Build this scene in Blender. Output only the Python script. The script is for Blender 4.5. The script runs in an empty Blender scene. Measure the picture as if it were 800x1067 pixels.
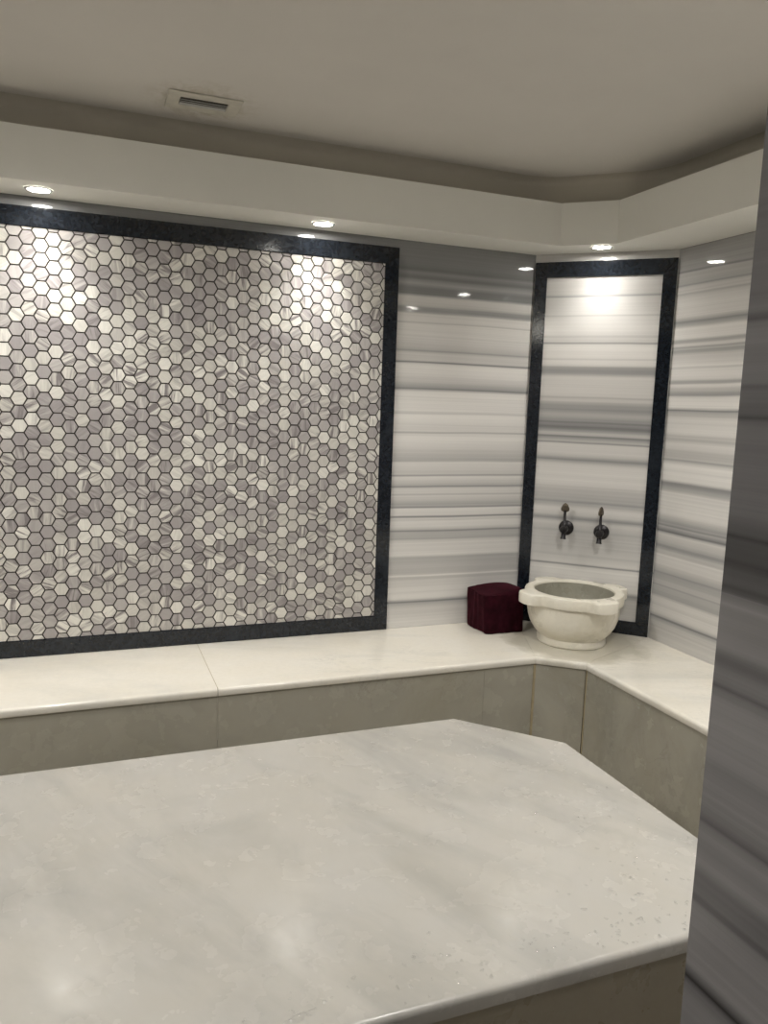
import bpy, bmesh, math, random
from mathutils import Vector, Matrix
random.seed(7)
SC = bpy.context.scene
COL = SC.collection
PI = math.pi
FZ = 0.45                      # height of the bench top over the floor

# ------------------------------------------------------------------ camera
cam = bpy.data.cameras.new('camera')
cam.sensor_fit = 'HORIZONTAL'; cam.sensor_width = 36.0
cam.lens = 812.84 / 800 * 36.0
cam.clip_start = 0.05
co = bpy.data.objects.new('camera', cam); COL.objects.link(co)
_pi, _ro, _ya = math.radians(7.8957), math.radians(1.9546), math.radians(21.3136)
fw = Vector((math.sin(_ya)*math.cos(_pi), math.cos(_ya)*math.cos(_pi), -math.sin(_pi)))
rt0 = Vector((math.cos(_ya), -math.sin(_ya), 0)); up0 = rt0.cross(fw)
rt = rt0*math.cos(_ro) + up0*math.sin(_ro); up = -rt0*math.sin(_ro) + up0*math.cos(_ro)
m3 = Matrix((rt, up, -fw)).transposed().to_4x4()
m3.translation = Vector((-2.02005, -3.31366, 1.05 + FZ))
co.matrix_world = m3
SC.camera = co

# ------------------------------------------------------------------ world, exposure
w = bpy.data.worlds.new('world'); SC.world = w; w.use_nodes = True
w.node_tree.nodes['Background'].inputs[0].default_value = (0.9, 0.92, 1.0, 1)
w.node_tree.nodes['Background'].inputs[1].default_value = 0.0
SC.view_settings.view_transform = 'Standard'
SC.view_settings.look = 'None'
SC.view_settings.gamma = 1.0
SC.view_settings.use_curve_mapping = False
SC.view_settings.exposure = 0.74
LIGHT_COL = (1.0, 0.975, 0.93)
SOFFIT_W = 10.8                 # each small downlight in the soffit
CEIL_FILL_W = 30.5                  # each unseen fill downlight added in the raised ceiling
HALL_FILL_W = 3.0  # unseen lamp added in the passage as fill for the jamb

# ------------------------------------------------------------------ plan (bench top is z=0 in these numbers, FZ is added)
A, B = 0.4604, 0.442           # the diagonal corner
XL = -4.30                     # mirrored left corner
ZT, ZF, ZC = 1.7685, 1.949, 2.065
YF = -2.72                     # front wall, inner face
XJ, XJL = -1.42, -2.66         # the doorway jambs
WALL = [(XL-A, YF), (XL-A, -B), (XL, 0), (0, 0), (A, -B), (A, YF)]
FASC = [(XL-A+.3095, YF+.25), (XL-A+.3095, -.4039), (XL+.0285, -.239), (-.0285, -.239), (A-.3095, -.4039), (A-.3095, YF+.25)]

# ------------------------------------------------------------------ helpers
def link(name, bm, m, parent=None, loc=None):
    me = bpy.data.meshes.new(name); bm.normal_update(); bm.to_mesh(me); bm.free()
    if m: me.materials.append(m)
    o = bpy.data.objects.new(name, me); COL.objects.link(o)
    if parent: o.parent = parent
    if loc: o.location = loc
    return o
def struct(name, bm, m):
    o = link(name, bm, m); o['kind'] = 'structure'; return o
def thing(name, label, cat, loc=(0, 0, 0), rz=0, group=None):
    o = bpy.data.objects.new(name, None); COL.objects.link(o)
    o.location = loc; o.rotation_euler = (0, 0, rz)
    o.empty_display_size = .05
    o['label'] = label; o['category'] = cat
    if group: o['group'] = group
    return o
def poly_prism(bm, pts, z0, z1):
    lo = [bm.verts.new((x, y, z0)) for x, y in pts]; hi = [bm.verts.new((x, y, z1)) for x, y in pts]
    n = len(pts)
    fs = [bm.faces.new(lo[::-1]), bm.faces.new(hi)]
    for i in range(n):
        fs.append(bm.faces.new((lo[i], lo[(i+1) % n], hi[(i+1) % n], hi[i])))
    bmesh.ops.recalc_face_normals(bm, faces=fs)
    return lo, hi
def box(bm, x0, x1, y0, y1, z0, z1):
    return poly_prism(bm, [(x0, y0), (x1, y0), (x1, y1), (x0, y1)], z0, z1)
def bevel(bm, off, seg=3, sel=None):
    e = [e for e in bm.edges if (sel is None or sel(e))]
    bmesh.ops.bevel(bm, geom=e, offset=off, segments=seg, profile=.5, affect='EDGES', clamp_overlap=True)
def smooth(o, ang=40):
    for p in o.data.polygons: p.use_smooth = True
    o.data.set_sharp_from_angle(angle=math.radians(ang))
def lathe(bm, prof, n=32, axis='Z', cap=True, M=None):
    rings = []
    for r, z in prof:
        ring = []
        if r < 1e-6: ring = [bm.verts.new((0, 0, z))]
        else:
            for k in range(n):
                t = 2*PI*k/n; ring.append(bm.verts.new((r*math.cos(t), r*math.sin(t), z)))
        rings.append(ring)
    fs = []
    for a, b in zip(rings, rings[1:]):
        for k in range(n):
            k2 = (k+1) % n
            if len(a) == 1 and len(b) == 1: continue
            if len(a) == 1: fs.append(bm.faces.new((a[0], b[k2], b[k])))
            elif len(b) == 1: fs.append(bm.faces.new((a[k], a[k2], b[0])))
            else: fs.append(bm.faces.new((a[k], a[k2], b[k2], b[k])))
    if cap:
        if len(rings[0]) > 1: fs.append(bm.faces.new(rings[0][::-1]))
        if len(rings[-1]) > 1: fs.append(bm.faces.new(rings[-1]))
    vs = [v for r in rings for v in r]
    if M: bmesh.ops.transform(bm, matrix=M, verts=vs)
    bmesh.ops.recalc_face_normals(bm, faces=fs)
    return vs
def tube(bm, pts, radii, n=14):
    pts = [Vector(p) for p in pts]; rings = []
    prev = None
    for i, p in enumerate(pts):
        d = (pts[min(i+1, len(pts)-1)] - pts[max(i-1, 0)]).normalized()
        if prev is None:
            u = d.orthogonal().normalized()
        else:
            u = (prev - d*prev.dot(d)).normalized()
        prev = u; v = d.cross(u); r = radii[i] if isinstance(radii, (list, tuple)) else radii
        rings.append([bm.verts.new(p + (u*math.cos(2*PI*k/n) + v*math.sin(2*PI*k/n))*r) for k in range(n)])
    fs = [bm.faces.new(rings[0][::-1]), bm.faces.new(rings[-1])]
    for a, b in zip(rings, rings[1:]):
        for k in range(n): fs.append(bm.faces.new((a[k], a[(k+1) % n], b[(k+1) % n], b[k])))
    bmesh.ops.recalc_face_normals(bm, faces=fs)

# ------------------------------------------------------------------ materials
class NT:
    def __init__(s, name, rough=.5):
        s.m = bpy.data.materials.new(name); s.m.use_nodes = True
        s.t = s.m.node_tree; s.b = s.t.nodes['Principled BSDF']; s.b.inputs['Roughness'].default_value = rough
    def n(s, ty, **kw):
        nd = s.t.nodes.new(ty)
        for k, v in kw.items():
            if k.startswith('_'): setattr(nd, k[1:], v)
            else: nd.inputs[k].default_value = v
        return nd
    def l(s, a, b): s.t.links.new(a, b)
    def set(s, k, v): s.b.inputs[k].default_value = v
    def math(s, op, a, b=None, c=None):
        nd = s.t.nodes.new('ShaderNodeMath'); nd.operation = op
        for i, v in enumerate((a, b, c)):
            if v is None: continue
            if isinstance(v, (int, float)): nd.inputs[i].default_value = v
            else: s.l(v, nd.inputs[i])
        return nd.outputs[0]
    def mix(s, f, a, b, mode='MIX'):
        nd = s.t.nodes.new('ShaderNodeMix'); nd.data_type = 'RGBA'; nd.blend_type = mode
        for v, i in ((f, nd.inputs[0]), (a, nd.inputs[6]), (b, nd.inputs[7])):
            if isinstance(v, (int, float)): i.default_value = v
            elif isinstance(v, tuple): i.default_value = (*v, 1) if len(v) == 3 else v
            else: s.l(v, i)
        return nd.outputs[2]
    def ramp(s, fac, stops):
        nd = s.t.nodes.new('ShaderNodeValToRGB'); e = nd.color_ramp.elements
        while len(e) > 1: e.remove(e[-1])
        for i, (p, c) in enumerate(stops):
            el = e[0] if i == 0 else e.new(p)
            el.position = p; el.color = (*c, 1) if isinstance(c, tuple) else (c, c, c, 1)
        s.l(fac, nd.inputs[0]); return nd.outputs[0]
    def pos(s, scale=(1, 1, 1), rot=(0, 0, 0)):
        g = s.n('ShaderNodeNewGeometry'); mp = s.n('ShaderNodeMapping')
        mp.inputs['Scale'].default_value = scale; mp.inputs['Rotation'].default_value = rot
        s.l(g.outputs['Position'], mp.inputs[0]); return mp.outputs[0]
    def noise(s, vec, scale, detail=4, rough=.5, dist=0):
        nd = s.n('ShaderNodeTexNoise'); nd.inputs['Scale'].default_value = scale
        nd.inputs['Detail'].default_value = detail; nd.inputs['Roughness'].default_value = rough
        nd.inputs['Distortion'].default_value = dist; s.l(vec, nd.inputs['Vector']); return nd.outputs['Fac']
    def bump(s, h, strength, dist=.01):
        nd = s.n('ShaderNodeBump'); nd.inputs['Strength'].default_value = strength; nd.inputs['Distance'].default_value = dist
        s.l(h, nd.inputs['Height']); s.l(nd.outputs[0], s.b.inputs['Normal'])

def mat_paint(name, col, rough=.75, stains=False):
    k = NT(name, rough); p = k.pos()
    n1 = k.noise(p, 2.2, 5, .6)
    c = k.mix(k.ramp(n1, [(.3, 0.0), (.7, 1.0)]), tuple(x*.95 for x in col), col)
    if stains:                                   # brownish damp marks round the air vent
        d = k.n('ShaderNodeVectorMath', _operation='DISTANCE'); d.inputs[1].default_value = (-1.60, -.385, ZC+FZ)
        k.l(k.pos(), d.inputs[0])
        n2 = k.noise(p, 22, 4, .65, .6)
        f = k.math('MULTIPLY', k.ramp(d.outputs['Value'], [(.08, 1.0), (.22, 0.0)]), k.ramp(n2, [(.42, 0.0), (.62, 1.0)]))
        c = k.mix(k.math('MULTIPLY', f, .55), c, (.33, .28, .17))
    k.l(c, k.b.inputs['Base Color'])
    k.bump(k.noise(p, 140, 3), .06, .004)
    return k.m

def mat_marble(name, base=(.80, .765, .69), vein=(.50, .50, .47), rough=.2, rot=.9, amt=.5, scale=1.0, wet=False, mould=0, spec=.5, crisp=.75, fines=.10):
    k = NT(name, rough)
    p = k.pos((1.0, 1.0, 1.0), (0, 0, rot))
    ps = k.n('ShaderNodeMapping'); ps.inputs['Scale'].default_value = (1.0*scale, 3.6*scale, 2.0*scale); k.l(p, ps.inputs[0])
    big = k.noise(ps.outputs[0], 1.25, 6, .6, .5)
    c = k.mix(k.math('MULTIPLY', k.ramp(big, [(.47, 0.0), (.66, 1.0)]), amt), base, vein)
    n2 = k.noise(ps.outputs[0], 2.6, 8, .68, 1.4)
    f2 = k.ramp(n2, [(.485, 0.0), (.50, 1.0), (.525, 0.0)])
    msk = k.ramp(k.noise(p, 1.7, 2), [(.5, 0.0), (.63, 1.0)])
    c = k.mix(k.math('MULTIPLY', k.math('MULTIPLY', f2, msk), amt*crisp), c, tuple(v*.75 for v in vein))
    warm = k.noise(p, 5, 4, .6)
    c = k.mix(k.ramp(warm, [(.35, 0.0), (.7, .35)]), c, (base[0]*.97, base[1]*.93, base[2]*.84))
    fine = k.noise(p, 55, 4, .7)
    c = k.mix(k.ramp(fine, [(.3, fines), (.6, 0.0)]), c, (.45, .43, .38))
    if mould:
        n3 = k.noise(k.pos((1, 1, .8)), 2.4, 7, .7, 1.0)
        c = k.mix(k.math('MULTIPLY', k.ramp(n3, [(.50, 0.0), (.68, 1.0)]), mould), c, (.30, .28, .21))
    if wet:                                      # damp patch where the basin stands
        d = k.n('ShaderNodeVectorMath', _operation='DISTANCE'); d.inputs[1].default_value = (.08, -.40, FZ)
        k.l(k.pos(), d.inputs[0])
        dd = k.math('ADD', d.outputs['Value'], k.math('MULTIPLY', k.noise(p, 7, 4, .6), .22))
        f = k.ramp(dd, [(.375, .62), (.40, .40), (.43, .22), (.445, 0.0)])
        c = k.mix(f, c, (.42, .39, .31))
    k.l(c, k.b.inputs['Base Color'])
    rr = k.ramp(k.noise(p, 9, 4, .6), [(.3, rough*.75), (.7, rough*1.5)])
    k.l(rr, k.b.inputs['Roughness'])
    k.set('Specular IOR Level', spec)
    k.bump(k.noise(p, 34, 2, .5), .03, .003)
    return k.m

def mat_bands(name, pts, z0, z1, rough=.12, tint=(1.0, .975, .94), var=.12, warp=.009, seed=0.0, dark=(.965, .97, .985), top=.84, power=1.45):
    """Marble of level bands: pts = [(height above the bench, brightness)], between z0 and z1."""
    k = NT(name, rough)
    pts = [(z_, top*(v_/.72)**power) for z_, v_ in sorted(pts)]
    g = k.pos()
    w1 = k.noise(k.pos((.55, .55, .7)), 1.6, 3, .5)
    w2 = k.noise(k.pos((.5, .5, 10)), 1.5, 3, .5)
    sep = k.n('ShaderNodeSeparateXYZ'); k.l(g, sep.inputs[0])
    z = k.math('ADD', sep.outputs[2], k.math('MULTIPLY', k.math('SUBTRACT', w1, .5), warp*3))
    z = k.math('ADD', z, k.math('MULTIPLY', k.math('SUBTRACT', w2, .5), warp*.45))
    t = k.math('DIVIDE', k.math('SUBTRACT', z, z0+FZ), z1-z0)
    chunks = []; i = 0
    while i < len(pts)-1:
        chunks.append(pts[i:i+30]); i += 29
    out = None
    for ch in chunks:
        r = k.ramp(t, [(max(0, min(1, (q-z0)/(z1-z0))), v) for q, v in ch])
        if out is None: out = r
        else:
            cut = (ch[0][0]-z0)/(z1-z0)
            out = k.mix(k.math('GREATER_THAN', t, cut), out, r)
    # faint fine layering of the stone
    f1 = k.noise(k.pos((.14, .14, 26)), 1.9, 7, .72, .0)
    f2 = k.noise(k.pos((.2, .2, 90)), 1.5, 5, .6, .0)
    mul = k.math('ADD', k.math('MULTIPLY', k.ramp(f1, [(.30, 0.0), (.62, 1.0)]), var), 1-var)
    mul = k.math('MULTIPLY', mul, k.math('ADD', k.math('MULTIPLY', f2, .24), .87))
    v = k.n('ShaderNodeVectorMath', _operation='SCALE'); k.l(out, v.inputs[0]); k.l(mul, v.inputs['Scale'])
    c = k.mix(1.0, v.outputs[0], tint, 'MULTIPLY')
    bw = k.n('ShaderNodeRGBToBW'); k.l(out, bw.inputs[0])
    cd = k.mix(1.0, v.outputs[0], dark, 'MULTIPLY')
    c = k.mix(k.ramp(bw.outputs[0], [(.2, 0.0), (.6, 1.0)]), cd, c)
    k.l(c, k.b.inputs['Base Color']); k.set('Specular IOR Level', .35)
    k.bump(k.noise(g, 18, 3), .02, .002)
    return k.m

def lin(table, y):
    for (y0, a), (y1, b) in zip(table, table[1:]):
        if y <= y1 or (y1, b) == table[-1]:
            return a + (b-a)*(y-y0)/(y1-y0)
def profile(table, runs):
    """runs: (position, level) listed top to bottom in the units of the height table"""
    return [(lin(table, y), v) for y, v in runs]
def bands(base_runs, lines, halfw):
    """tonal runs (y, value) plus narrow dark lines (y, value, half width)"""
    def bv(y):
        rs = base_runs
        if y <= rs[0][0]: return rs[0][1]
        for (a, va), (b, vb) in zip(rs, rs[1:]):
            if a <= y <= b: return va + (vb-va)*(y-a)/max(b-a, 1e-6)
        return rs[-1][1]
    pts = []
    spans = [(y-(h or halfw), y+(h or halfw)) for y, v, h in lines]
    for y, v in base_runs:
        if not any(a <= y <= b for a, b in spans): pts.append((y, v))
    for (y, v, h) in lines:
        h = h or halfw
        pts += [(y-h*1.6, bv(y-h*1.6)), (y, v), (y+h*.7, bv(y+h*.7))]
    return sorted(pts)
T1 = [(260, 1.753), (300, 1.585), (340, 1.414), (380, 1.241), (420, 1.064), (460, .886), (500, .704), (540, .52), (580, .333), (620, .142), (650, 0.0)]
T2 = [(280, 1.697), (320, 1.525), (360, 1.352), (400, 1.176), (440, .999), (480, .82), (520, .639), (560, .456), (600, .271), (640, .083), (658, 0.0)]
T3 = [(260, 1.743), (300, 1.582), (340, 1.422), (380, 1.261), (420, 1.099), (460, .937), (500, .775), (540, .612), (580, .449), (620, .286), (660, .122), (690, 0.0)]
TJ = [(200, 1.265), (360, 1.118), (520, .969), (680, .819), (840, .668), (1000, .515), (1160, .36)]
a1 = lambda Y: 250 + Y/5.333
b1 = lambda Y: 450 + Y/5.08
R1 = [(a1(60), .34), (a1(150), .33), (a1(180), .28), (a1(200), .36), (a1(225), .27), (a1(250), .40), (a1(262), .44), (a1(280), .30), (a1(312), .33),
      (a1(325), .64), (a1(375), .60), (a1(385), .42), (a1(412), .40), (a1(422), .66), (a1(460), .70), (a1(530), .68), (a1(590), .62), (a1(625), .52), (a1(640), .62), (a1(680), .60),
      (a1(700), .72), (a1(765), .70), (a1(800), .56), (a1(830), .42), (a1(852), .72), (a1(940), .70), (a1(985), .74), (a1(1050), .66),
      (b1(40), .70), (b1(80), .64), (b1(150), .50), (b1(165), .66), (b1(215), .60), (b1(245), .66), (b1(270), .56), (b1(305), .62), (b1(340), .62), (b1(385), .46), (b1(400), .68),
      (b1(435), .62), (b1(490), .66), (b1(518), .50), (b1(555), .50), (b1(580), .62), (b1(640), .64), (b1(665), .50), (b1(740), .52), (b1(750), .70), (b1(775), .60), (b1(860), .68),
      (b1(890), .48), (b1(915), .58), (b1(1000), .66)]
L1 = [(a1(320), .20, 1.2), (a1(470), .55, 1.2), (a1(630), .36, 1.0), (a1(690), .26, .9), (a1(775), .52, .7), (a1(836), .30, 1.2), (a1(965), .30, .9), (b1(10), .42, 1.0), (b1(155), .30, .9),
      (b1(235), .32, 1.3), (b1(290), .36, 1.4), (b1(330), .50, .9), (b1(396), .34, .7), (b1(445), .30, 1.0), (b1(465), .46, .7), (b1(520), .30, 1.3), (b1(560), .42, .8), (b1(660), .34, 1.0), (b1(763), .26, 1.0), (b1(885), .30, 1.8)]
a2 = lambda Y: 270 + Y/5.333
b2 = lambda Y: 450 + Y/4.853
R2 = [(a2(60), .57), (a2(190), .57), (a2(260), .60), (a2(330), .64), (a2(400), .68), (a2(455), .64), (a2(490), .74), (a2(550), .74), (a2(590), .72), (a2(604), .46), (a2(640), .46), (a2(655), .66), (a2(745), .68),  # top tones darkened in the colour to offset the lamp's hot spot
      (a2(790), .62), (a2(815), .46), (a2(845), .42), (a2(870), .54), (a2(900), .44), (a2(945), .34), (a2(965), .44), (a2(980), .58), (a2(1010), .50), (a2(1025), .58),
      (b2(20), .46), (b2(50), .50), (b2(70), .66), (b2(125), .62), (b2(155), .40), (b2(175), .64), (b2(270), .66), (b2(305), .54), (b2(345), .50), (b2(380), .48), (b2(400), .64), (b2(430), .60), (b2(455), .42), (b2(475), .60), (b2(510), .52), (b2(600), .54), (b2(680), .60), (b2(710), .64), (b2(800), .60), (b2(820), .42), (b2(845), .56), (b2(950), .60), (b2(1000), .6)]
L2 = [(a2(203), .34, .8), (a2(225), .60, .6), (a2(265), .58, .6), (a2(312), .54, .8), (a2(430), .54, .9), (a2(470), .38, 1.3), (a2(562), .42, .7), (a2(627), .28, .9), (a2(775), .50, .9), (a2(850), .28, .9), (a2(917), .32, .8), (a2(948), .26, 1.4), (a2(1002), .26, 1.0), (a2(1037), .30, .8),
      (b2(32), .28, .9), (b2(65), .30, .9), (b2(152), .36, 1.5), (b2(302), .28, .7), (b2(370), .38, 1.3), (b2(452), .36, 1.6), (b2(520), .44, .9), (b2(640), .42, .9), (b2(690), .26, .8), (b2(820), .38, 1.6)]
a3 = lambda Y: 230 + Y/4.64
b3 = lambda Y: 450 + Y/4.27
R3 = [(a3(90), .46), (a3(220), .44), (a3(240), .52), (a3(290), .50), (a3(310), .60), (a3(345), .58), (a3(380), .66), (a3(450), .66), (a3(478), .42), (a3(495), .50), (a3(510), .72), (a3(560), .70), (a3(575), .44), (a3(592), .70), (a3(625), .44), (a3(645), .62), (a3(700), .72), (a3(760), .70), (a3(780), .44), (a3(795), .72), (a3(830), .50), (a3(860), .70), (a3(905), .72), (a3(920), .46), (a3(960), .66), (a3(1040), .68),
      (b3(20), .66), (b3(45), .50), (b3(62), .68), (b3(110), .54), (b3(150), .56), (b3(165), .72), (b3(235), .68), (b3(255), .38), (b3(280), .48), (b3(300), .66), (b3(400), .66), (b3(435), .42), (b3(460), .50), (b3(480), .36), (b3(500), .62), (b3(540), .50), (b3(565), .44), (b3(600), .64), (b3(640), .62), (b3(690), .44), (b3(740), .52), (b3(790), .46), (b3(815), .62), (b3(885), .62), (b3(905), .40), (b3(930), .54), (b3(1050), .60)]
L3 = [(a3(228), .34, 1.0), (a3(298), .36, 1.0), (a3(340), .48, .9), (a3(480), .34, 1.4), (a3(575), .38, 1.2), (a3(608), .26, .8), (a3(710), .60, .8), (a3(782), .34, 1.0), (a3(815), .36, .8), (a3(842), .30, 1.3), (a3(921), .30, 1.1), (a3(950), .48, .7), (a3(1050), .54, .8),
      (b3(85), .24, .7), (b3(145), .34, .9), (b3(256), .22, 1.2), (b3(365), .34, .6), (b3(455), .34, .8), (b3(484), .26, 1.6), (b3(560), .30, 1.4), (b3(592), .38, .8), (b3(690), .34, 1.2), (b3(752), .32, .8), (b3(800), .36, 1.0), (b3(906), .22, 1.4)]
RJ = [(120, .46), (325, .42), (345, .46), (400, .42), (430, .30), (450, .38), (535, .36), (550, .24), (575, .18), (600, .22), (614, .26), (632, .50), (680, .50), (694, .30), (712, .44), (724, .36), (745, .52), (800, .50), (815, .40), (850, .48), (876, .34), (892, .46), (906, .40), (925, .48), (942, .32), (962, .36), (985, .48), (1050, .50), (1066, .30), (1090, .44), (1150, .46)]
LJ = [(333, .30, 5), (405, .32, 4), (437, .20, 4), (561, .12, 3), (590, .14, 5), (618, .16, 6), (726, .28, 4), (880, .28, 5), (972, .26, 4), (1067, .12, 8)]
m_back = mat_bands('striped_marble_back', profile(T1, bands(R1, L1, 1.0)), -.1, 1.8, rough=.05)
m_diag = mat_bands('striped_marble_corner', profile(T2, bands(R2, L2, 1.0)), -.1, 1.8, rough=.05)
m_right = mat_bands('striped_marble_right', profile(T3, bands(R3, L3, 1.0)), -.1, 1.8, rough=.05)
m_jamb = mat_bands('striped_marble_entry', profile(TJ, bands([(y, v*.62) for y, v in RJ], [(y, v*.50, h) for y, v, h in LJ], 3.0)), .3, 1.4, rough=.16, tint=(1.0, .95, .92), dark=(.98, .95, .97), var=.18, warp=.006, top=.72, power=1.2)

m_ceil = mat_paint('ceiling_paint', (.64, .612, .565), .8, True)
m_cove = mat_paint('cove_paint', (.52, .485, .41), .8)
m_soff = mat_paint('soffit_paint', (.79, .78, .725), .75)
m_plain = mat_paint('plain_wall_paint', (.62, .60, .55), .7)
m_bench = mat_marble('bench_marble', rough=.17, amt=.35, wet=True, rot=.3)
m_benchf = mat_marble('bench_front_marble_shaded', base=(.395, .377, .32), vein=(.235, .225, .185), rough=.22, amt=.55, rot=.2, mould=.3)  # seat stone with the shade of upright faces in its colour, plus mould
STREAK = 1.1                   # heading of the grey streaks in the platform slab
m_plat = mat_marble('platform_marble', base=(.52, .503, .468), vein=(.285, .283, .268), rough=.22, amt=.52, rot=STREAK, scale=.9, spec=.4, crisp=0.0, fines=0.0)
m_platf = mat_marble('platform_side_marble_shaded', base=(.34, .305, .235), vein=(.28, .25, .19), rough=.28, amt=.4)  # platform stone again, dim light on its sides put into the colour
m_inner = mat_marble('bowl_inner_marble', base=(.33, .32, .265), vein=(.24, .235, .19), rough=.25, amt=.5, scale=3)  # darker grey tone for the inside of the bowl
m_basin = mat_marble('basin_marble', base=(.80, .765, .67), vein=(.62, .58, .46), rough=.28, amt=.5, scale=3, crisp=.25)

def mat_black():
    k = NT('black_stone', .16); p = k.pos()
    n = k.noise(p, 60, 5, .7); n2 = k.noise(p, 6, 4, .6)
    c = k.mix(k.ramp(n, [(.4, 0.0), (.75, .6)]), (.006, .008, .012), (.030, .038, .050))
    c = k.mix(k.ramp(n2, [(.5, 0.0), (.8, .4)]), c, (.035, .044, .057))
    k.l(c, k.b.inputs['Base Color'])
    k.l(k.ramp(n2, [(.3, .07), (.7, .13)]), k.b.inputs['Roughness'])
    k.bump(n, .04, .002); return k.m
m_black = mat_black()
def mat_simple(name, col, rough, metal=0.0, bumpy=0):
    k = NT(name, rough); p = k.pos()
    n = k.noise(p, 30, 4, .6)
    k.l(k.mix(k.ramp(n, [(.3, 0.0), (.7, 1.0)]), tuple(x*.8 for x in col), col), k.b.inputs['Base Color'])
    k.set('Metallic', metal)
    if bumpy: k.bump(k.noise(p, bumpy, 3), .3, .003)
    return k.m
m_tap = mat_simple('dark_bronze', (.035, .033, .035), .35, .7)
m_taph = mat_simple('worn_bronze', (.14, .115, .085), .4, .7)
m_chrome = mat_simple('brushed_ring', (.75, .74, .72), .3, .6)
m_vent = mat_simple('vent_plastic', (.62, .59, .51), .55)
m_ventd = mat_simple('vent_dark', (.05, .045, .035), .8)
m_vents = mat_simple('vent_slat_grey', (.50, .50, .48), .5)
m_floor = mat_simple('dark_floor_stone', (.30, .27, .22), .3)
m_seam = mat_simple('seam_grout', (.42, .35, .22), .8)
m_grout = mat_simple('mosaic_grout', (.045, .038, .03), .8)
def mat_cloth():
    k = NT('burgundy_velvet', .95); p = k.pos()
    n = k.noise(p, 25, 4, .6)
    k.l(k.mix(k.ramp(n, [(.3, 0.0), (.7, 1.0)]), (.012, .0012, .003), (.032, .004, .009)), k.b.inputs['Base Color'])
    k.set('Sheen Weight', .14); k.set('Sheen Roughness', .4); k.set('Sheen Tint', (.5, .08, .14, 1))
    k.set('Specular IOR Level', .1)
    k.bump(k.noise(p, 400, 3), .4, .002); return k.m
m_cloth = mat_cloth()
def mat_emit():
    k = NT('lamp_lens', .4); k.set('Base Color', (.9, .9, .88, 1)); k.set('Emission Color', (1, .97, .90, 1)); k.set('Emission Strength', 70.0); return k.m
m_lens = mat_emit()
def mat_water():
    k = NT('water', .02)
    tr = k.n('ShaderNodeBsdfTransparent'); tr.inputs[0].default_value = (.97, .97, .97, 1)
    gl = k.n('ShaderNodeBsdfGlossy'); gl.inputs['Roughness'].default_value = .13
    fr = k.n('ShaderNodeFresnel'); fr.inputs[0].default_value = 1.5
    mx = k.n('ShaderNodeMixShader'); gm = k.n('ShaderNodeNewGeometry'); k.l(k.math('MULTIPLY', k.math('MULTIPLY', fr.outputs[0], 2.5), k.math('SUBTRACT', 1.0, gm.outputs['Backfacing'])), mx.inputs[0]); k.l(tr.outputs[0], mx.inputs[1]); k.l(gl.outputs[0], mx.inputs[2])
    k.l(mx.outputs[0], k.t.nodes['Material Output'].inputs['Surface']); return k.m
m_water = mat_water()
def mat_tiles():
    k = NT('hexagon_marble_tiles', .38); k.set('Specular IOR Level', .35)
    at = k.n('ShaderNodeAttribute', _attribute_name='tone'); uv = k.n('ShaderNodeUVMap', _uv_map='UVMap')
    sp = k.n('ShaderNodeSeparateColor'); k.l(at.outputs['Color'], sp.inputs[0])
    base = k.ramp(sp.outputs[0], [(0.0, (.34, .315, .315)), (.3, (.45, .425, .41)), (.55, (.59, .57, .52)), (.8, (.71, .69, .635)), (1.0, (.78, .76, .70))])
    mp = k.n('ShaderNodeMapping'); mp.inputs['Scale'].default_value = (1, .10, 1); k.l(uv.outputs[0], mp.inputs[0])
    n = k.noise(mp.outputs[0], 55, 4, .62, .35)
    n2 = k.noise(mp.outputs[0], 170, 3, .6, .2)
    f = k.math('MULTIPLY', k.ramp(n, [(.40, 1.0), (.47, .35), (.56, 0.0)]), sp.outputs[1])
    c = k.mix(f, base, (.22, .20, .20))
    c = k.mix(k.ramp(n2, [(.3, .22), (.6, 0.0)]), c, (.3, .28, .27))
    hi = k.math('MULTIPLY', k.ramp(n, [(.56, 0.0), (.70, .6)]), sp.outputs[1])
    c = k.mix(hi, c, (.76, .74, .68))
    k.l(c, k.b.inputs['Base Color'])
    return k.m
m_tile = mat_tiles()

# ------------------------------------------------------------------ walls, floor, ceiling
def wall_seg(name, p, q, z0, z1, m, t=.12):
    p = Vector(p); q = Vector(q); d = (q-p).normalized(); n = Vector((-d.y, d.x))   # thickness goes to the left of p>q
    bm = bmesh.new()
    poly_prism(bm, [tuple(p), tuple(q), tuple(q+n*t), tuple(p+n*t)], z0, z1)
    return struct(name, bm, m)
S = FZ
wall_seg('wall_back', (XL, 0), (0, 0), 0, ZT+S, m_back)
wall_seg('wall_back_right', (0, 0), (A, -B), 0, ZT+S, m_diag)
wall_seg('wall_right', (A, -B), (A, YF), 0, ZT+S, m_right)
wall_seg('wall_back_left', (XL-A, -B), (XL, 0), 0, ZT+S, m_diag)
wall_seg('wall_left', (XL-A, YF), (XL-A, -B), 0, ZT+S, m_right)
YH = -4.3
bm = bmesh.new(); box(bm, XJ, A, YF-.13, YF, 0, ZT+S); box(bm, XJ, XJ+.13, YH, YF-.13, 0, ZT+S)
struct('wall_front_right', bm, m_jamb)
bm = bmesh.new(); box(bm, XL-A, XJL, YF-.13, YF, 0, ZT+S); box(bm, XJL-.13, XJL, YH, YF-.13, 0, ZT+S)
struct('wall_front_left', bm, m_jamb)
bm = bmesh.new(); box(bm, XJL-.13, XJ+.13, YH-.12, YH, 0, ZT+S); struct('wall_front', bm, m_plain)
bm = bmesh.new(); box(bm, XJL-.13, XJ+.13, YH-.12, YF-.005, ZT+S, ZT+S+.1); struct('trim_3', bm, m_plain)
bm = bmesh.new(); box(bm, XL-A-.2, A+.2, YH-.15, .2, -.1, 0); struct('floor', bm, m_floor)
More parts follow.
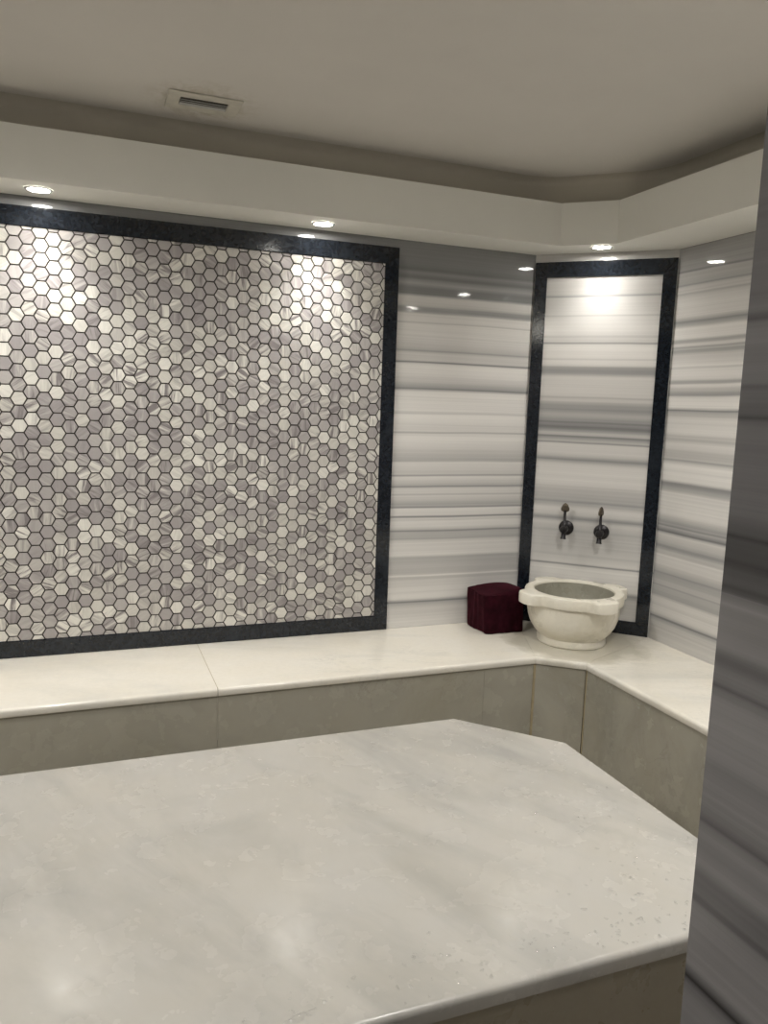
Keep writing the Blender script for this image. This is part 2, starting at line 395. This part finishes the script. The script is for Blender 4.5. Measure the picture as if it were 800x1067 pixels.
bm = bmesh.new(); box(bm, XL-A-.2, A+.2, YF-.2, .2, ZC+S, ZC+S+.1); struct('ceiling', bm, m_ceil)

def sweep(bm, outer, inner, prof):
    """prof: (u, z) with u=0 on the outer outline and 1 on the inner one; closed ring, closed profile"""
    n = len(outer); rings = []
    for o, i in zip(outer, inner):
        o = Vector(o); i = Vector(i)
        rings.append([bm.verts.new((*(o+(i-o)*u), z)) for u, z in prof])
    fs = []
    for a in range(n):
        b = (a+1) % n
        for j in range(len(prof)):
            k = (j+1) % len(prof)
            fs.append(bm.faces.new((rings[a][j], rings[b][j], rings[b][k], rings[a][k])))
    bmesh.ops.recalc_face_normals(bm, faces=fs)
# the dropped soffit with its upstand
bm = bmesh.new()
sweep(bm, WALL, FASC, [(0.01, ZT+S), (1, ZT+S), (1, ZF+S), (.9, ZF+S), (.9, ZT+S+.02), (0.01, ZT+S+.02)])
struct('trim_1', bm, m_soff)
# the raised upper wall behind the upstand, rounded into the ceiling
def rounded(poly, r, k=8):
    out = []; n = len(poly)
    for i in range(n):
        p0, p, p1 = (Vector(poly[j % n]) for j in (i-1, i, i+1))
        d0 = (p0-p).normalized(); d1 = (p1-p).normalized()
        a, b = p+d0*r, p+d1*r
        for t in range(k+1):
            t /= k; out.append(tuple(a*(1-t)**2 + p*2*t*(1-t) + b*t*t))
    return out
def inset(poly, d):
    out = []; n = len(poly)
    for i in range(n):
        p0, p, p1 = (Vector(poly[j % n]) for j in (i-1, i, i+1))
        e0 = (p-p0).normalized(); e1 = (p1-p).normalized()
        n0 = Vector((e0.y, -e0.x)); n1 = Vector((e1.y, -e1.x))
        b = (n0+n1).normalized(); out.append(tuple(p + b*d/max(b.dot(n0), .2)))
    return out
RW = rounded(inset(WALL, .135), .13); RI = inset(RW, .10)
prof = [(-.5, ZT+S+.022), (0, ZT+S+.022), (0, ZC+S-.035)]
for t in range(1, 7):
    a = t/6*PI/2; prof.append((.4*(1-math.cos(a)), ZC+S-.035+.034*math.sin(a)))
prof += [(.4, ZC+S-.0005), (-.5, ZC+S-.0005)]
bm = bmesh.new(); sweep(bm, RW, RI, prof); o = struct('trim_2', bm, m_cove); smooth(o, 50)

# ------------------------------------------------------------------ bench
BD = .5611; B1 = (-.2291, -BD); B2 = (-.063, -.689)
mir = lambda p: (XL-p[0], p[1])
bench = thing('marble_bench', 'built-in white marble bench running along the striped walls around the platform', 'bench', (-.9, -.3, 0))
G = .0012
def slab(pts, lab=None):
    bm = bmesh.new(); poly_prism(bm, [(x+.9, y+.3) for x, y in pts], S-.03, S)
    bevel(bm, .0005, 1)
    o = link('seat_slab', bm, m_bench, bench)
    return o
def off_edge(p, q, d):
    p = Vector(p); q = Vector(q); e = (q-p).normalized(); n = Vector((-e.y, e.x)); return n*d
def bull(o, pts_front):
    """round the front edge of the slab along the given segment"""
    bm = bmesh.new(); bm.from_mesh(o.data)
    def on(v):
        x, y = v.co.x-.9, v.co.y-.3
        for p, q in zip(pts_front, pts_front[1:]):
            p = Vector(p); q = Vector(q); e = q-p; t = (Vector((x, y))-p).dot(e)/e.length_squared
            if -.02 < t < 1.02 and (p+e*t-Vector((x, y))).length < .004: return True
        return False
    es = [e for e in bm.edges if all(on(v) for v in e.verts) and abs(e.verts[0].co.z-e.verts[1].co.z) < .001 and e.calc_length() > .05 and e.verts[0].co.z > S-.01]
    if es: bmesh.ops.bevel(bm, geom=es[:1], offset=.013, segments=5, profile=.5, affect='EDGES')
    bm.to_mesh(o.data); bm.free(); smooth(o, 30)
XS = -1.572
def simple_slab(pts, front):
    bm = bmesh.new(); lo, hi = poly_prism(bm, [(x+.9, y+.3) for x, y in pts], S-.03, S)
    i, j = front
    e = [e for e in bm.edges if {v.index for v in e.verts} and set(e.verts) == {hi[i], hi[j]}]
    e2 = [e for e in bm.edges if set(e.verts) == {lo[i], lo[j]}]
    bmesh.ops.bevel(bm, geom=e, offset=.013, segments=5, profile=.5, affect='EDGES')
    e2 = [x for x in e2 if x.is_valid]
    bmesh.ops.bevel(bm, geom=e2, offset=.005, segments=2, profile=.5, affect='EDGES')
    o = link('seat_slab', bm, m_bench, bench); smooth(o, 35); return o
E = .002
simple_slab([(XL+.2291, -BD), (XS-G, -BD), (XS-G, -E), (XL+E, -E)], (0, 1))
simple_slab([(XS+G, -BD), (B1[0]-G*.2, -BD), (-G*.4, -E), (XS+G, -E)], (0, 1))
simple_slab([(B1[0]+G*.2, B1[1]), (B2[0], B2[1]), (A-2*E, -B-E), (0, -2*E)], (0, 1))
simple_slab([(B2[0], B2[1]-G*.4), (B2[0], YF+E), (A-E, YF+E), (A-E, -B-2*E)], (0, 1))
m1, m2 = mir(B1), mir(B2)
simple_slab([(m2[0]+G, m2[1]), (m1[0]-G, m1[1]), (XL, -2*E), (XL-A+2*E, -B-E)], (0, 1))
simple_slab([(m2[0], YF+E), (m2[0], m2[1]-G), (XL-A+E, -B-2*E), (XL-A+E, YF+E)], (0, 1))
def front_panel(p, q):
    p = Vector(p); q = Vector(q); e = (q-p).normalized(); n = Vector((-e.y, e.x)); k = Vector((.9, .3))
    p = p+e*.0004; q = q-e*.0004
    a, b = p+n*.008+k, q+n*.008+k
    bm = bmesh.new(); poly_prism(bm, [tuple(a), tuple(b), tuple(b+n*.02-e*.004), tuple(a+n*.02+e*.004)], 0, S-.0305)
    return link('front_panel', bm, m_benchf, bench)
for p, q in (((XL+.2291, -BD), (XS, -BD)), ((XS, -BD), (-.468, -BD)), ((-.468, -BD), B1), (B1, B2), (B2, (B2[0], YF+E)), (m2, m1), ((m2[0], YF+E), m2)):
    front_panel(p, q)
def seam(name, p, q, w, z0, z1):
    p = Vector(p)+Vector((.9, .3)); q = Vector(q)+Vector((.9, .3)); e = (q-p).normalized(); n = Vector((-e.y, e.x))*w/2
    bm = bmesh.new(); poly_prism(bm, [tuple(p-n), tuple(q-n), tuple(q+n), tuple(p+n)], z0, z1)
    o = link(name, bm, m_seam, bench); o['label'] = 'yellowed grout seam'; return o
seam('grout_seam', (XS, -BD+.014), (XS, -.01), .0024, S-.028, S-.0004)
bm = bmesh.new(); c = Vector(B1)+Vector((.9+.002, .3+.009))
box(bm, c.x-.005, c.x+.005, c.y-.005, c.y+.005, 0.0, S-.032)
o = link('corner_seam', bm, m_seam, bench); o['label'] = 'yellow-brown sealed corner joint'
bm = bmesh.new(); c = Vector(B2)+Vector((.9+.009, .3+.001))
box(bm, c.x-.003, c.x+.003, c.y-.003, c.y+.003, 0.0, S-.032)
link('corner_seam', bm, m_seam, bench)

# ------------------------------------------------------------------ central platform
PX1, PY1, PY0 = -.592, -1.044, -2.195
PXL = XL - PX1
PC = ((PX1+PXL)/2, (PY1+PY0)/2)
plat = thing('marble_platform', 'large white marble platform with cut corners in the middle of the room', 'platform', (*PC, 0))
oct_ = [(PXL+.26, PY0), (PX1-.275, PY0), (PX1, PY0+.265), (PX1, -1.325), (-.855, PY1), (XL+.855, PY1), (PXL, -1.325), (PXL, PY0+.265)]
octl = [(x-PC[0], y-PC[1]) for x, y in oct_]
bm = bmesh.new(); lo, hi = poly_prism(bm, octl, S-.035, S)
es = [e for e in bm.edges if all(v in hi for v in e.verts)]
bmesh.ops.bevel(bm, geom=es, offset=.013, segments=5, profile=.5, affect='EDGES')
o = link('platform_top', bm, m_plat, plat); smooth(o, 35)
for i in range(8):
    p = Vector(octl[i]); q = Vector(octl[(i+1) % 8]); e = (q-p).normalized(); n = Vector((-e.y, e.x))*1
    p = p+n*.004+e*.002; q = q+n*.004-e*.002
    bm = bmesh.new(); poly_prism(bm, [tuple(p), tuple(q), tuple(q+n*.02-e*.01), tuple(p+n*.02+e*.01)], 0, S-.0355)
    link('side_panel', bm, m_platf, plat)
# standing droplets on the platform's near right corner
random.seed(11)
bm = bmesh.new()
def drop(x, y, r, h, st=1.0, rz=0.0):
    n = 10; top = bm.verts.new((x, y, S+h)); rings = []
    for j in (1, 2, 3):
        a = j/3*PI/2; ring = []
        for k in range(n):
            t = 2*PI*k/n; rr = r*math.sin(a)*(1+.22*math.sin(3*t+rz)+.1*math.sin(5*t))
            dx, dy = rr*st*math.cos(t), rr*math.sin(t)
            ring.append(bm.verts.new((x+dx*math.cos(rz)-dy*math.sin(rz), y+dx*math.sin(rz)+dy*math.cos(rz), S+.0002+h*math.cos(a))))
        rings.append(ring)
    for k in range(n): bm.faces.new((top, rings[0][k], rings[0][(k+1) % n]))
    for a, b in zip(rings, rings[1:]):
        for k in range(n): bm.faces.new((a[k], b[k], b[(k+1) % n], a[(k+1) % n]))
for cx, cy, sx, sy, cnt in ((-1.46, -2.10, .09, .035, 14), (-.93, -2.10, .12, .05, 26), (-.86, -1.98, .12, .05, 18), (-1.13, -2.13, .15, .03, 24), (-.74, -1.9, .07, .07, 14), (-.80, -1.75, .10, .08, 10), (-1.3, -2.14, .2, .03, 18), (-1.68, -2.13, .06, .025, 12), (-.85, -1.5, .2, .15, 8)):
    for i in range(int(cnt*1.5)):
        x = random.gauss(cx, sx); y = random.gauss(cy, sy)
        y = min(max(y, PY0+.02), PY1-.02); x = min(x, PX1-.03)
        if (x - PX1) - (y - PY0) > -.29: x = PX1 - .31 + (y-PY0)
        drop(x, y, random.uniform(.0012, .0046), random.uniform(.0008, .0022), random.uniform(1, 1.8), random.uniform(0, 6))
for x, y, r in ((-1.69, -2.145, .010), (-1.665, -2.14, .007), (-1.71, -2.15, .006), (-.95, -2.12, .007), (-.90, -2.05, .006)): drop(x, y, r, .0018, 1.7, .3)
o = link('water_droplets', bm, m_water); smooth(o, 60)
o['kind'] = 'stuff'; o['label'] = 'water droplets scattered on the near edge of the white marble platform'; o['category'] = 'water'

# ------------------------------------------------------------------ framed panels
def rail(parent, x0, x1, z0, z1, cut, m=m_black, d=.012):
    """one length of frame in the panel's own x,z plane; cut: 'L','R','T','B' side of the frame it forms, mitred"""
    bm = bmesh.new(); w = min(x1-x0, z1-z0)
    if cut == 'T': q = [(x0+w, z0), (x1-w, z0), (x1, z1), (x0, z1)]
    if cut == 'B': q = [(x0, z0), (x1, z0), (x1-w, z1), (x0+w, z1)]
    if cut == 'L': q = [(x0, z0), (x1, z0+w), (x1, z1-w), (x0, z1)]
    if cut == 'R': q = [(x0, z0+w), (x1, z0), (x1, z1), (x0, z1-w)]
    c = (sum(p[0] for p in q)/4, sum(p[1] for p in q)/4); q = [(x+(c[0]-x)*.0004, z+(c[1]-z)*.0004) for x, z in q]
    bk = [bm.verts.new((x, -.0006, z)) for x, z in q]; fr = [bm.verts.new((x, -d, z)) for x, z in q]
    fs = [bm.faces.new(bk), bm.faces.new(fr[::-1])]
    for i in range(4): fs.append(bm.faces.new((bk[i], fr[i], fr[(i+1) % 4], bk[(i+1) % 4])))
    bmesh.ops.recalc_face_normals(bm, faces=fs)
    e = [e for e in bm.edges if all(v in fr for v in e.verts)]
    bmesh.ops.bevel(bm, geom=e, offset=.0018, segments=2, profile=.5, affect='EDGES')
    return link('frame_rail', bm, m, parent)
# big hexagon mosaic panel
X0, X1, Z0, Z1 = -3.601, -.6992, .0012, 1.7311     # outside of its black frame
XI0, XI1, ZI0, ZI1 = -3.5377, -.7625, .0688, 1.6593
mp = thing('mosaic_panel', 'large panel of grey and white hexagon mosaic in a black stone frame', 'mosaic panel', ((X0+X1)/2, 0, S))
cx = (X0+X1)/2
def quad_rail(parent, pts, m=m_black, d=.012):
    bm = bmesh.new()
    bk = [bm.verts.new((x, -.0006, z)) for x, z in pts]; fr = [bm.verts.new((x, -d, z)) for x, z in pts]
    fs = [bm.faces.new(bk), bm.faces.new(fr[::-1])]
    for i in range(4): fs.append(bm.faces.new((bk[i], fr[i], fr[(i+1) % 4], bk[(i+1) % 4])))
    bmesh.ops.recalc_face_normals(bm, faces=fs)
    e = [e for e in bm.edges if all(v in fr for v in e.verts)]
    bmesh.ops.bevel(bm, geom=e, offset=.0018, segments=2, profile=.5, affect='EDGES')
    return link('frame_rail', bm, m, parent)
def frame(parent, o, i):
    x0, x1, z0, z1 = o; a0, a1, b0, b1 = i; g = .0004
    quad_rail(parent, [(x0, z1), (a0, b1), (a1, b1), (x1, z1)])
    quad_rail(parent, [(x0, z0), (x1, z0), (a1, b0), (a0, b0)])
    quad_rail(parent, [(x0, z0+g), (a0, b0+g), (a0, b1-g), (x0, z1-g)])
    quad_rail(parent, [(x1, z0+g), (x1, z1-g), (a1, b1-g), (a1, b0+g)])
frame(mp, (X0-cx, X1-cx, Z0, Z1), (XI0-cx, XI1-cx, ZI0, ZI1))
bm = bmesh.new(); box(bm, XI0-cx, XI1-cx, -.0030, -.0006, ZI0, ZI1)
link('grout_bed', bm, m_grout, mp)
bm = bmesh.new(); uvl = bm.loops.layers.uv.new('UVMap'); cl = bm.loops.layers.color.new('tone')
random.seed(5)
P = .0520; R_ = (P-.0040)/2/math.cos(PI/6); CW = P*math.sqrt(3)/2
ncol = int((XI1-XI0)/CW)+3; nrow = int((ZI1-ZI0)/P)+3
for i in range(ncol):
    for j in range(nrow):
        x = XI1-cx - i*CW + .008; z = ZI1 - .012 - j*P - (P/2 if i % 2 else 0) + P/2
        if x < XI0-cx-R_ or z < ZI0-R_: continue
        an = random.choice((0, 1, 2))*PI/3 + random.gauss(0, .09); ou, ov = random.uniform(0, 50), random.uniform(0, 50)
        r = random.random(); tone = random.gauss(.26, .10) if r < .22 else (random.gauss(.55, .10) if r < .55 else random.gauss(.84, .10))
        tone = max(0, min(1, tone)); stripe = random.choice((.25, .5, .75, 1.0, 1.0)); wob = random.gauss(0, .006)
        top = []; side = []
        def clampxz(px, pz): return (min(max(px, XI0-cx+.001), XI1-cx-.001), min(max(pz, ZI0+.001), ZI1-.001))
        oc = [(x+R_*math.cos(k*PI/3+wob), z+R_*math.sin(k*PI/3+wob)) for k in range(6)]
        if all(px >= XI1-cx-.003 for px, pz in oc) or all(pz <= ZI0+.003 for px, pz in oc) or all(pz >= ZI1-.003 for px, pz in oc) or all(px <= XI0-cx+.003 for px, pz in oc): continue
        # clip the hexagon to the panel
        def clip(poly, ins, inter):
            out = []
            for a, b in zip(poly, poly[1:]+poly[:1]):
                if ins(a): out.append(a)
                if ins(a) != ins(b): out.append(inter(a, b))
            return out
        def ax(c, k): return lambda a, b: tuple((a[m_]+(b[m_]-a[m_])*(c-a[k])/(b[k]-a[k])) for m_ in (0, 1))
        pl = oc
        for c_, k_, s_ in ((XI1-cx-.001, 0, -1), (XI0-cx+.001, 0, 1), (ZI0+.001, 1, 1), (ZI1-.001, 1, -1)):
            if pl: pl = clip(pl, (lambda p_, c_=c_, k_=k_, s_=s_: (p_[k_]-c_)*s_ >= 0), ax(c_, k_))
        if len(pl) < 3: continue
        mx = sum(p_[0] for p_ in pl)/len(pl); mz = sum(p_[1] for p_ in pl)/len(pl)
        b_ = [bm.verts.new((px, -.0025, pz)) for px, pz in pl]
        t_ = [bm.verts.new((px+(mx-px)*.05, -.0068, pz+(mz-pz)*.05)) for px, pz in pl]
        fs = [bm.faces.new(t_)]
        for k in range(len(pl)): fs.append(bm.faces.new((b_[k], b_[(k+1) % len(pl)], t_[(k+1) % len(pl)], t_[k])))
        for f in fs:
            for lp in f.loops:
                dx, dz = lp.vert.co.x-x, lp.vert.co.z-z
                lp[uvl].uv = (dx*math.cos(an)-dz*math.sin(an)+ou, dx*math.sin(an)+dz*math.cos(an)+ov)
                lp[cl] = (tone, stripe, 0, 1)
bmesh.ops.recalc_face_normals(bm, faces=bm.faces[:])
if bm.faces[0].normal.y > 0: bmesh.ops.reverse_faces(bm, faces=bm.faces[:])
link('mosaic_tiles', bm, m_tile, mp)

# framed striped panel behind the basin, on the diagonal wall
LW = math.hypot(A, B); ang = math.atan2(-B, A)
dp = thing('framed_wall_panel', 'tall narrow striped marble panel in a black stone frame behind the basin', 'wall panel', (0, 0, S), ang)
XR = (.0035, LW-.003, .0012, 1.7327); XIr = (.0943*LW, .9034*LW, .0653, 1.6625)
frame(dp, XR, XIr)
bm = bmesh.new(); box(bm, XIr[0], XIr[1], -.004, -.0006, XIr[2], XIr[3]); link('marble_slab', bm, m_diag, dp)
def on_diag(t, out, z):      # a point on the diagonal wall, out metres into the room
    n = Vector((-B, -A))/LW; return Vector((A*t+n.x*out, -B*t+n.y*out, z+S))

# ------------------------------------------------------------------ taps
def tap(t, z, handle_turn, label):
    p = on_diag(t, .0042, z)
    root = thing('wall_tap', label, 'tap', p, ang, 'basin taps')
    Mx = Matrix.Rotation(PI/2, 4, 'X')
    bm = bmesh.new(); lathe(bm, [(.034, 0), (.036, .003), (.034, .008), (.024, .013), (.016, .016)], 36, M=Mx); o = link('wall_flange', bm, m_tap, root); smooth(o)
    bm = bmesh.new(); lathe(bm, [(.013, .012), (.0125, .040), (.018, .046), (.018, .084), (.014, .092), (.0001, .095)], 24, M=Mx)
    o = link('tap_body', bm, m_tap, root); smooth(o)
    bm = bmesh.new(); tube(bm, [(0, -.066, .002), (0, -.068, -.018), (0, -.072, -.034), (0, -.074, -.046)], [.0125, .011, .011, .014], 16)
    o = link('spout', bm, m_tap, root); smooth(o)
    bm = bmesh.new(); tube(bm, [(0, -.064, .008), (0, -.064, .024), (0, -.064, .030), (0, -.064, .092)], [.013, .012, .007, .006], 14)
    o = link('valve_stem', bm, m_tap, root); smooth(o)
    bm = bmesh.new()
    out = [(-.005, .082), (-.019, .090), (-.020, .101), (-.011, .120), (0, .128), (.011, .120), (.020, .101), (.019, .090), (.005, .082)]
    f = [bm.verts.new((x, -.0035, zz)) for x, zz in out]; b_ = [bm.verts.new((x, .0035, zz)) for x, zz in out]
    fs = [bm.faces.new(f), bm.faces.new(b_[::-1])]
    for k in range(len(out)): fs.append(bm.faces.new((f[k], b_[k], b_[(k+1) % len(out)], f[(k+1) % len(out)])))
    bmesh.ops.recalc_face_normals(bm, faces=fs); bevel(bm, .0015, 2)
    bmesh.ops.transform(bm, matrix=Matrix.Translation((0, -.064, 0)) @ Matrix.Rotation(handle_turn, 4, 'Z'), verts=bm.verts[:])
    o = link('handle', bm, m_taph, root); o['label'] = 'worn leaf-shaped lever top'; smooth(o)
    return root
tap(.352, .487, 0.1, 'dark bronze wall tap with lever handle turned flat, left of the pair above basin')
tap(.612, .481, 1.15, 'dark bronze wall tap with lever handle seen edge-on, right of the pair above basin')

# ------------------------------------------------------------------ basin
BC = (.066, -.388)
basin = thing('hammam_basin', 'round white marble basin with four lobed ears on the bench corner', 'basin', (*BC, S))
def Rrim(t, base=.222, ear=.050, half=.058):
    r = base
    for k in range(4):
        d = (t - k*PI/2 + PI) % (2*PI) - PI
        if abs(d) < .6:
            s = base*math.sin(abs(d))
            f = 1/(1+math.exp((s-half)/.006))
            rnd = math.sqrt(max(0, 1-(min(s, half)/half)**2*.45))
            r = max(r, base + ear*f*rnd)
    return r
bm = bmesh.new(); N = 360
prof = [(.0, 0.001, 0), (.150, 0, 0), (.154, .004, 0), (.155, .022, 0), (.151, .028, 0), (.150, .034, 0), (.157, .040, 0), (.174, .060, 0), (.191, .088, 0), (.202, .120, 0), (.2065, .150, 0), (.207, .188, 0),
        (0, .1905, 1), (.003, .193, 2), (0, .196, 2.5), (0, .232, 2.5), (-.003, .2385, 2.5), (-.008, .241, 2.5), (.186, .2415, 0), (.181, .239, 0), (.178, .232, 0), (.176, .20, 0), (.170, .15, 0), (.150, .10, 0), (.11, .066, 0), (.05, .052, 0), (0, .050, 0)]
rings = []
for r, z, mode in prof:
    ring = []
    if mode == 0 and r == 0: rings.append([bm.verts.new((0, 0, z))]); continue
    for k in range(N):
        t = 2*PI*k/N
        if mode == 0: rr = r
        elif mode == 1: rr = Rrim(t) - .006
        elif mode == 2: rr = Rrim(t) - .001
        else: rr = Rrim(t) + r
        ring.append(bm.verts.new((rr*math.cos(t), rr*math.sin(t), z)))
    rings.append(ring)
fs = []
for a, b in zip(rings, rings[1:]):
    for k in range(N):
        k2 = (k+1) % N
        if len(a) == 1: fs.append(bm.faces.new((a[0], b[k2], b[k])))
        elif len(b) == 1: fs.append(bm.faces.new((a[k], a[k2], b[0])))
        else: fs.append(bm.faces.new((a[k], a[k2], b[k2], b[k])))
bmesh.ops.recalc_face_normals(bm, faces=fs)
o = link('basin_bowl', bm, m_basin, basin); smooth(o, 38)
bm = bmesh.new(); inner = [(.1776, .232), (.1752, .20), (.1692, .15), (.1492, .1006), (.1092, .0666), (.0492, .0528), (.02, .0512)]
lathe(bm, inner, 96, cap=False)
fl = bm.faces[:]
o = link('bowl_lining', bm, m_inner, basin); smooth(o, 60); o['label'] = 'grey inside of the basin'
bm = bmesh.new(); lathe(bm, [(.0, 0), (.018, 0), (.018, .003), (.012, .004), (0, .004)], 24, cap=False)
link('drain', bm, m_tap, basin, (0, 0, .0515))

# ------------------------------------------------------------------ folded cloth
random.seed(3)
bm = bmesh.new()
bx0, bx1, by0, by1, hh = -.288, -.086, -.210, -.030, .196
nx, ny, nz = 22, 18, 20
vg = {}
def cv(i, j, k):
    key = (i, j, k)
    if key in vg: return vg[key]
    u, v, w_ = i/nx*2-1, j/ny*2-1, k/nz*2-1
    x = (bx1-bx0)/2*u; y = (by1-by0)/2*v; z = hh/2*w_
    # soft rounded corners
    r = .012; sx, sy, sz = (bx1-bx0)/2-r, (by1-by0)/2-r, hh/2-r*.8
    q = Vector((max(-sx, min(sx, x)), max(-sy, min(sy, y)), max(-sz, min(sz, z)))); d = Vector((x, y, z))-q
    if d.length > 1e-6: d = d.normalized()*r
    p = q+d
    zz = (p.z+hh/2)
    # hanging folds on the two visible sides, sagging top, slight spread at the foot
    if abs(u) > .99: p.x += math.copysign(.004*math.sin(v*9+zz*12)+.003*math.sin(v*4+1), u)
    if abs(v) > .99: p.y += math.copysign(.004*math.sin(u*7+zz*9)+.002*math.sin(u*15+zz*30), v)
    p.x += -.008*(1-w_)*.5*0 + .006*(w_)*math.sin(v*2.2) - .006*w_*(1 if u < 0 else 0)
    if w_ > .9: p.z += .006*math.sin(u*2+v*1.3)-.004*v*u+.006*u
    vg[key] = bm.verts.new((p.x, p.y, max(p.z+hh/2, 0.0)))
    return vg[key]
def grid(fn, a, b):
    for i in range(a):
        for j in range(b):
            bm.faces.new((fn(i, j), fn(i+1, j), fn(i+1, j+1), fn(i, j+1)))
grid(lambda i, j: cv(i, j, nz), nx, ny); grid(lambda i, j: cv(i, j, 0), nx, ny)
grid(lambda i, j: cv(i, 0, j), nx, nz); grid(lambda i, j: cv(i, ny, j), nx, nz)
grid(lambda i, j: cv(0, i, j), ny, nz); grid(lambda i, j: cv(nx, i, j), ny, nz)
bmesh.ops.recalc_face_normals(bm, faces=bm.faces[:])
o = link('folded_towel', bm, m_cloth, None, ((bx0+bx1)/2, (by0+by1)/2, S)); smooth(o, 70)
o['label'] = 'dark burgundy cloth block standing on the bench left of the marble basin'; o['category'] = 'towel'

# ------------------------------------------------------------------ lights in the soffit and ceiling
def downlight(x, y, z, W, label, group, lens=True, size=98, r=.047, blend=1.0):
    root = thing('downlight', label, 'ceiling light', (x, y, z), 0, group)
    bm = bmesh.new(); lathe(bm, [(r, -.0004), (r, -.003), (r-.003, -.006), (r-.009, -.005), (r-.011, -.0015)], 40, cap=False)
    o = link('trim_ring', bm, m_chrome, root); smooth(o)
    bm = bmesh.new(); lathe(bm, [(r-.0095, -.001), (r-.0105, -.0028), (0, -.0032)], 32, cap=True)
    link('lens', bm, m_lens, root)
    L = bpy.data.lights.new('lamp', 'SPOT'); L.energy = W; L.color = LIGHT_COL; L.spot_size = math.radians(size); L.spot_blend = blend
    L.shadow_soft_size = .03
    lo_ = bpy.data.objects.new('lamp', L); COL.objects.link(lo_); lo_.parent = root; lo_.location = (0, 0, -.036)
    return root
zs = ZT+S
downlight(-2.147, -.133, zs, SOFFIT_W, 'lit recessed spotlight above the mosaic panel near the left edge of the photo', 'soffit spotlights')
downlight(-1.086, -.130, zs, SOFFIT_W, 'lit recessed spotlight above the right half of the mosaic panel', 'soffit spotlights')
downlight(.136, -.318, zs, SOFFIT_W*.34, 'lit recessed spotlight above the narrow framed panel and basin', 'soffit spotlights', size=115)
OUT = 'lit recessed spotlight in a part of the soffit outside the view'
for x, y in ((-3.21, -.13), (XL-.171, -.282), (.30, -1.35), (.30, -2.2), (XL-.30, -1.2), (XL-.30, -2.2), (-.4, YF+.13), (-3.6, YF+.13)):
    downlight(x, y, zs, SOFFIT_W, OUT, 'unseen spotlights')
for x, y in ((-3.6, -2.2), (-2.2, -1.2), (-.78, -2.2)):
    downlight(x, y, ZC+S, CEIL_FILL_W, 'unseen fill downlight added in the raised ceiling over the marble platform', 'added ceiling fill lights', size=155, blend=.5)
downlight(-2.05, -3.7, ZT+S, HALL_FILL_W, 'unseen fill downlight added over the entry passage behind the viewer', 'added entry fill light')

# ------------------------------------------------------------------ ceiling vent
VC = (-1.603, -.385)
vent = thing('ceiling_vent', 'small stained air vent with grey slats in the ceiling', 'air vent', (*VC, ZC+S))
bm = bmesh.new()
def ringbox(bm, ox, oy, ix, iy, z0, z1):
    o4 = [(-ox, -oy), (ox, -oy), (ox, oy), (-ox, oy)]; i4 = [(-ix, -iy), (ix, -iy), (ix, iy), (-ix, iy)]
    v = {}
    for n_, l_ in (('o', o4), ('i', i4)):
        for zn, z in ((0, z0), (1, z1)): v[n_, zn] = [bm.verts.new((x, y, z)) for x, y in l_]
    fs = []
    for k in range(4):
        q = (k+1) % 4
        fs += [bm.faces.new((v['o', 0][k], v['o', 0][q], v['i', 0][q], v['i', 0][k])), bm.faces.new((v['o', 1][k], v['o', 1][q], v['i', 1][q], v['i', 1][k])),
               bm.faces.new((v['o', 0][k], v['o', 0][q], v['o', 1][q], v['o', 1][k])), bm.faces.new((v['i', 0][k], v['i', 0][q], v['i', 1][q], v['i', 1][k]))]
    bmesh.ops.recalc_face_normals(bm, faces=fs)
ringbox(bm, .125, .082, .081, .038, -.006, -.0004); bevel(bm, .0015, 1)
link('vent_plate', bm, m_vent, vent)
bm = bmesh.new(); box(bm, -.081, .081, -.038, .038, -.0012, -.0004); link('vent_back', bm, m_ventd, vent)
for y, hw in ((-.017, .0012), (.0005, .0016), (.023, .0085)):
    bm = bmesh.new(); box(bm, -.0795, .0795, -hw, hw, -.0016, .0)
    bmesh.ops.transform(bm, matrix=Matrix.Translation((0, y, -.005)) @ Matrix.Rotation(-.12, 4, 'X'), verts=bm.verts[:])
    link('slat', bm, m_vents, vent)
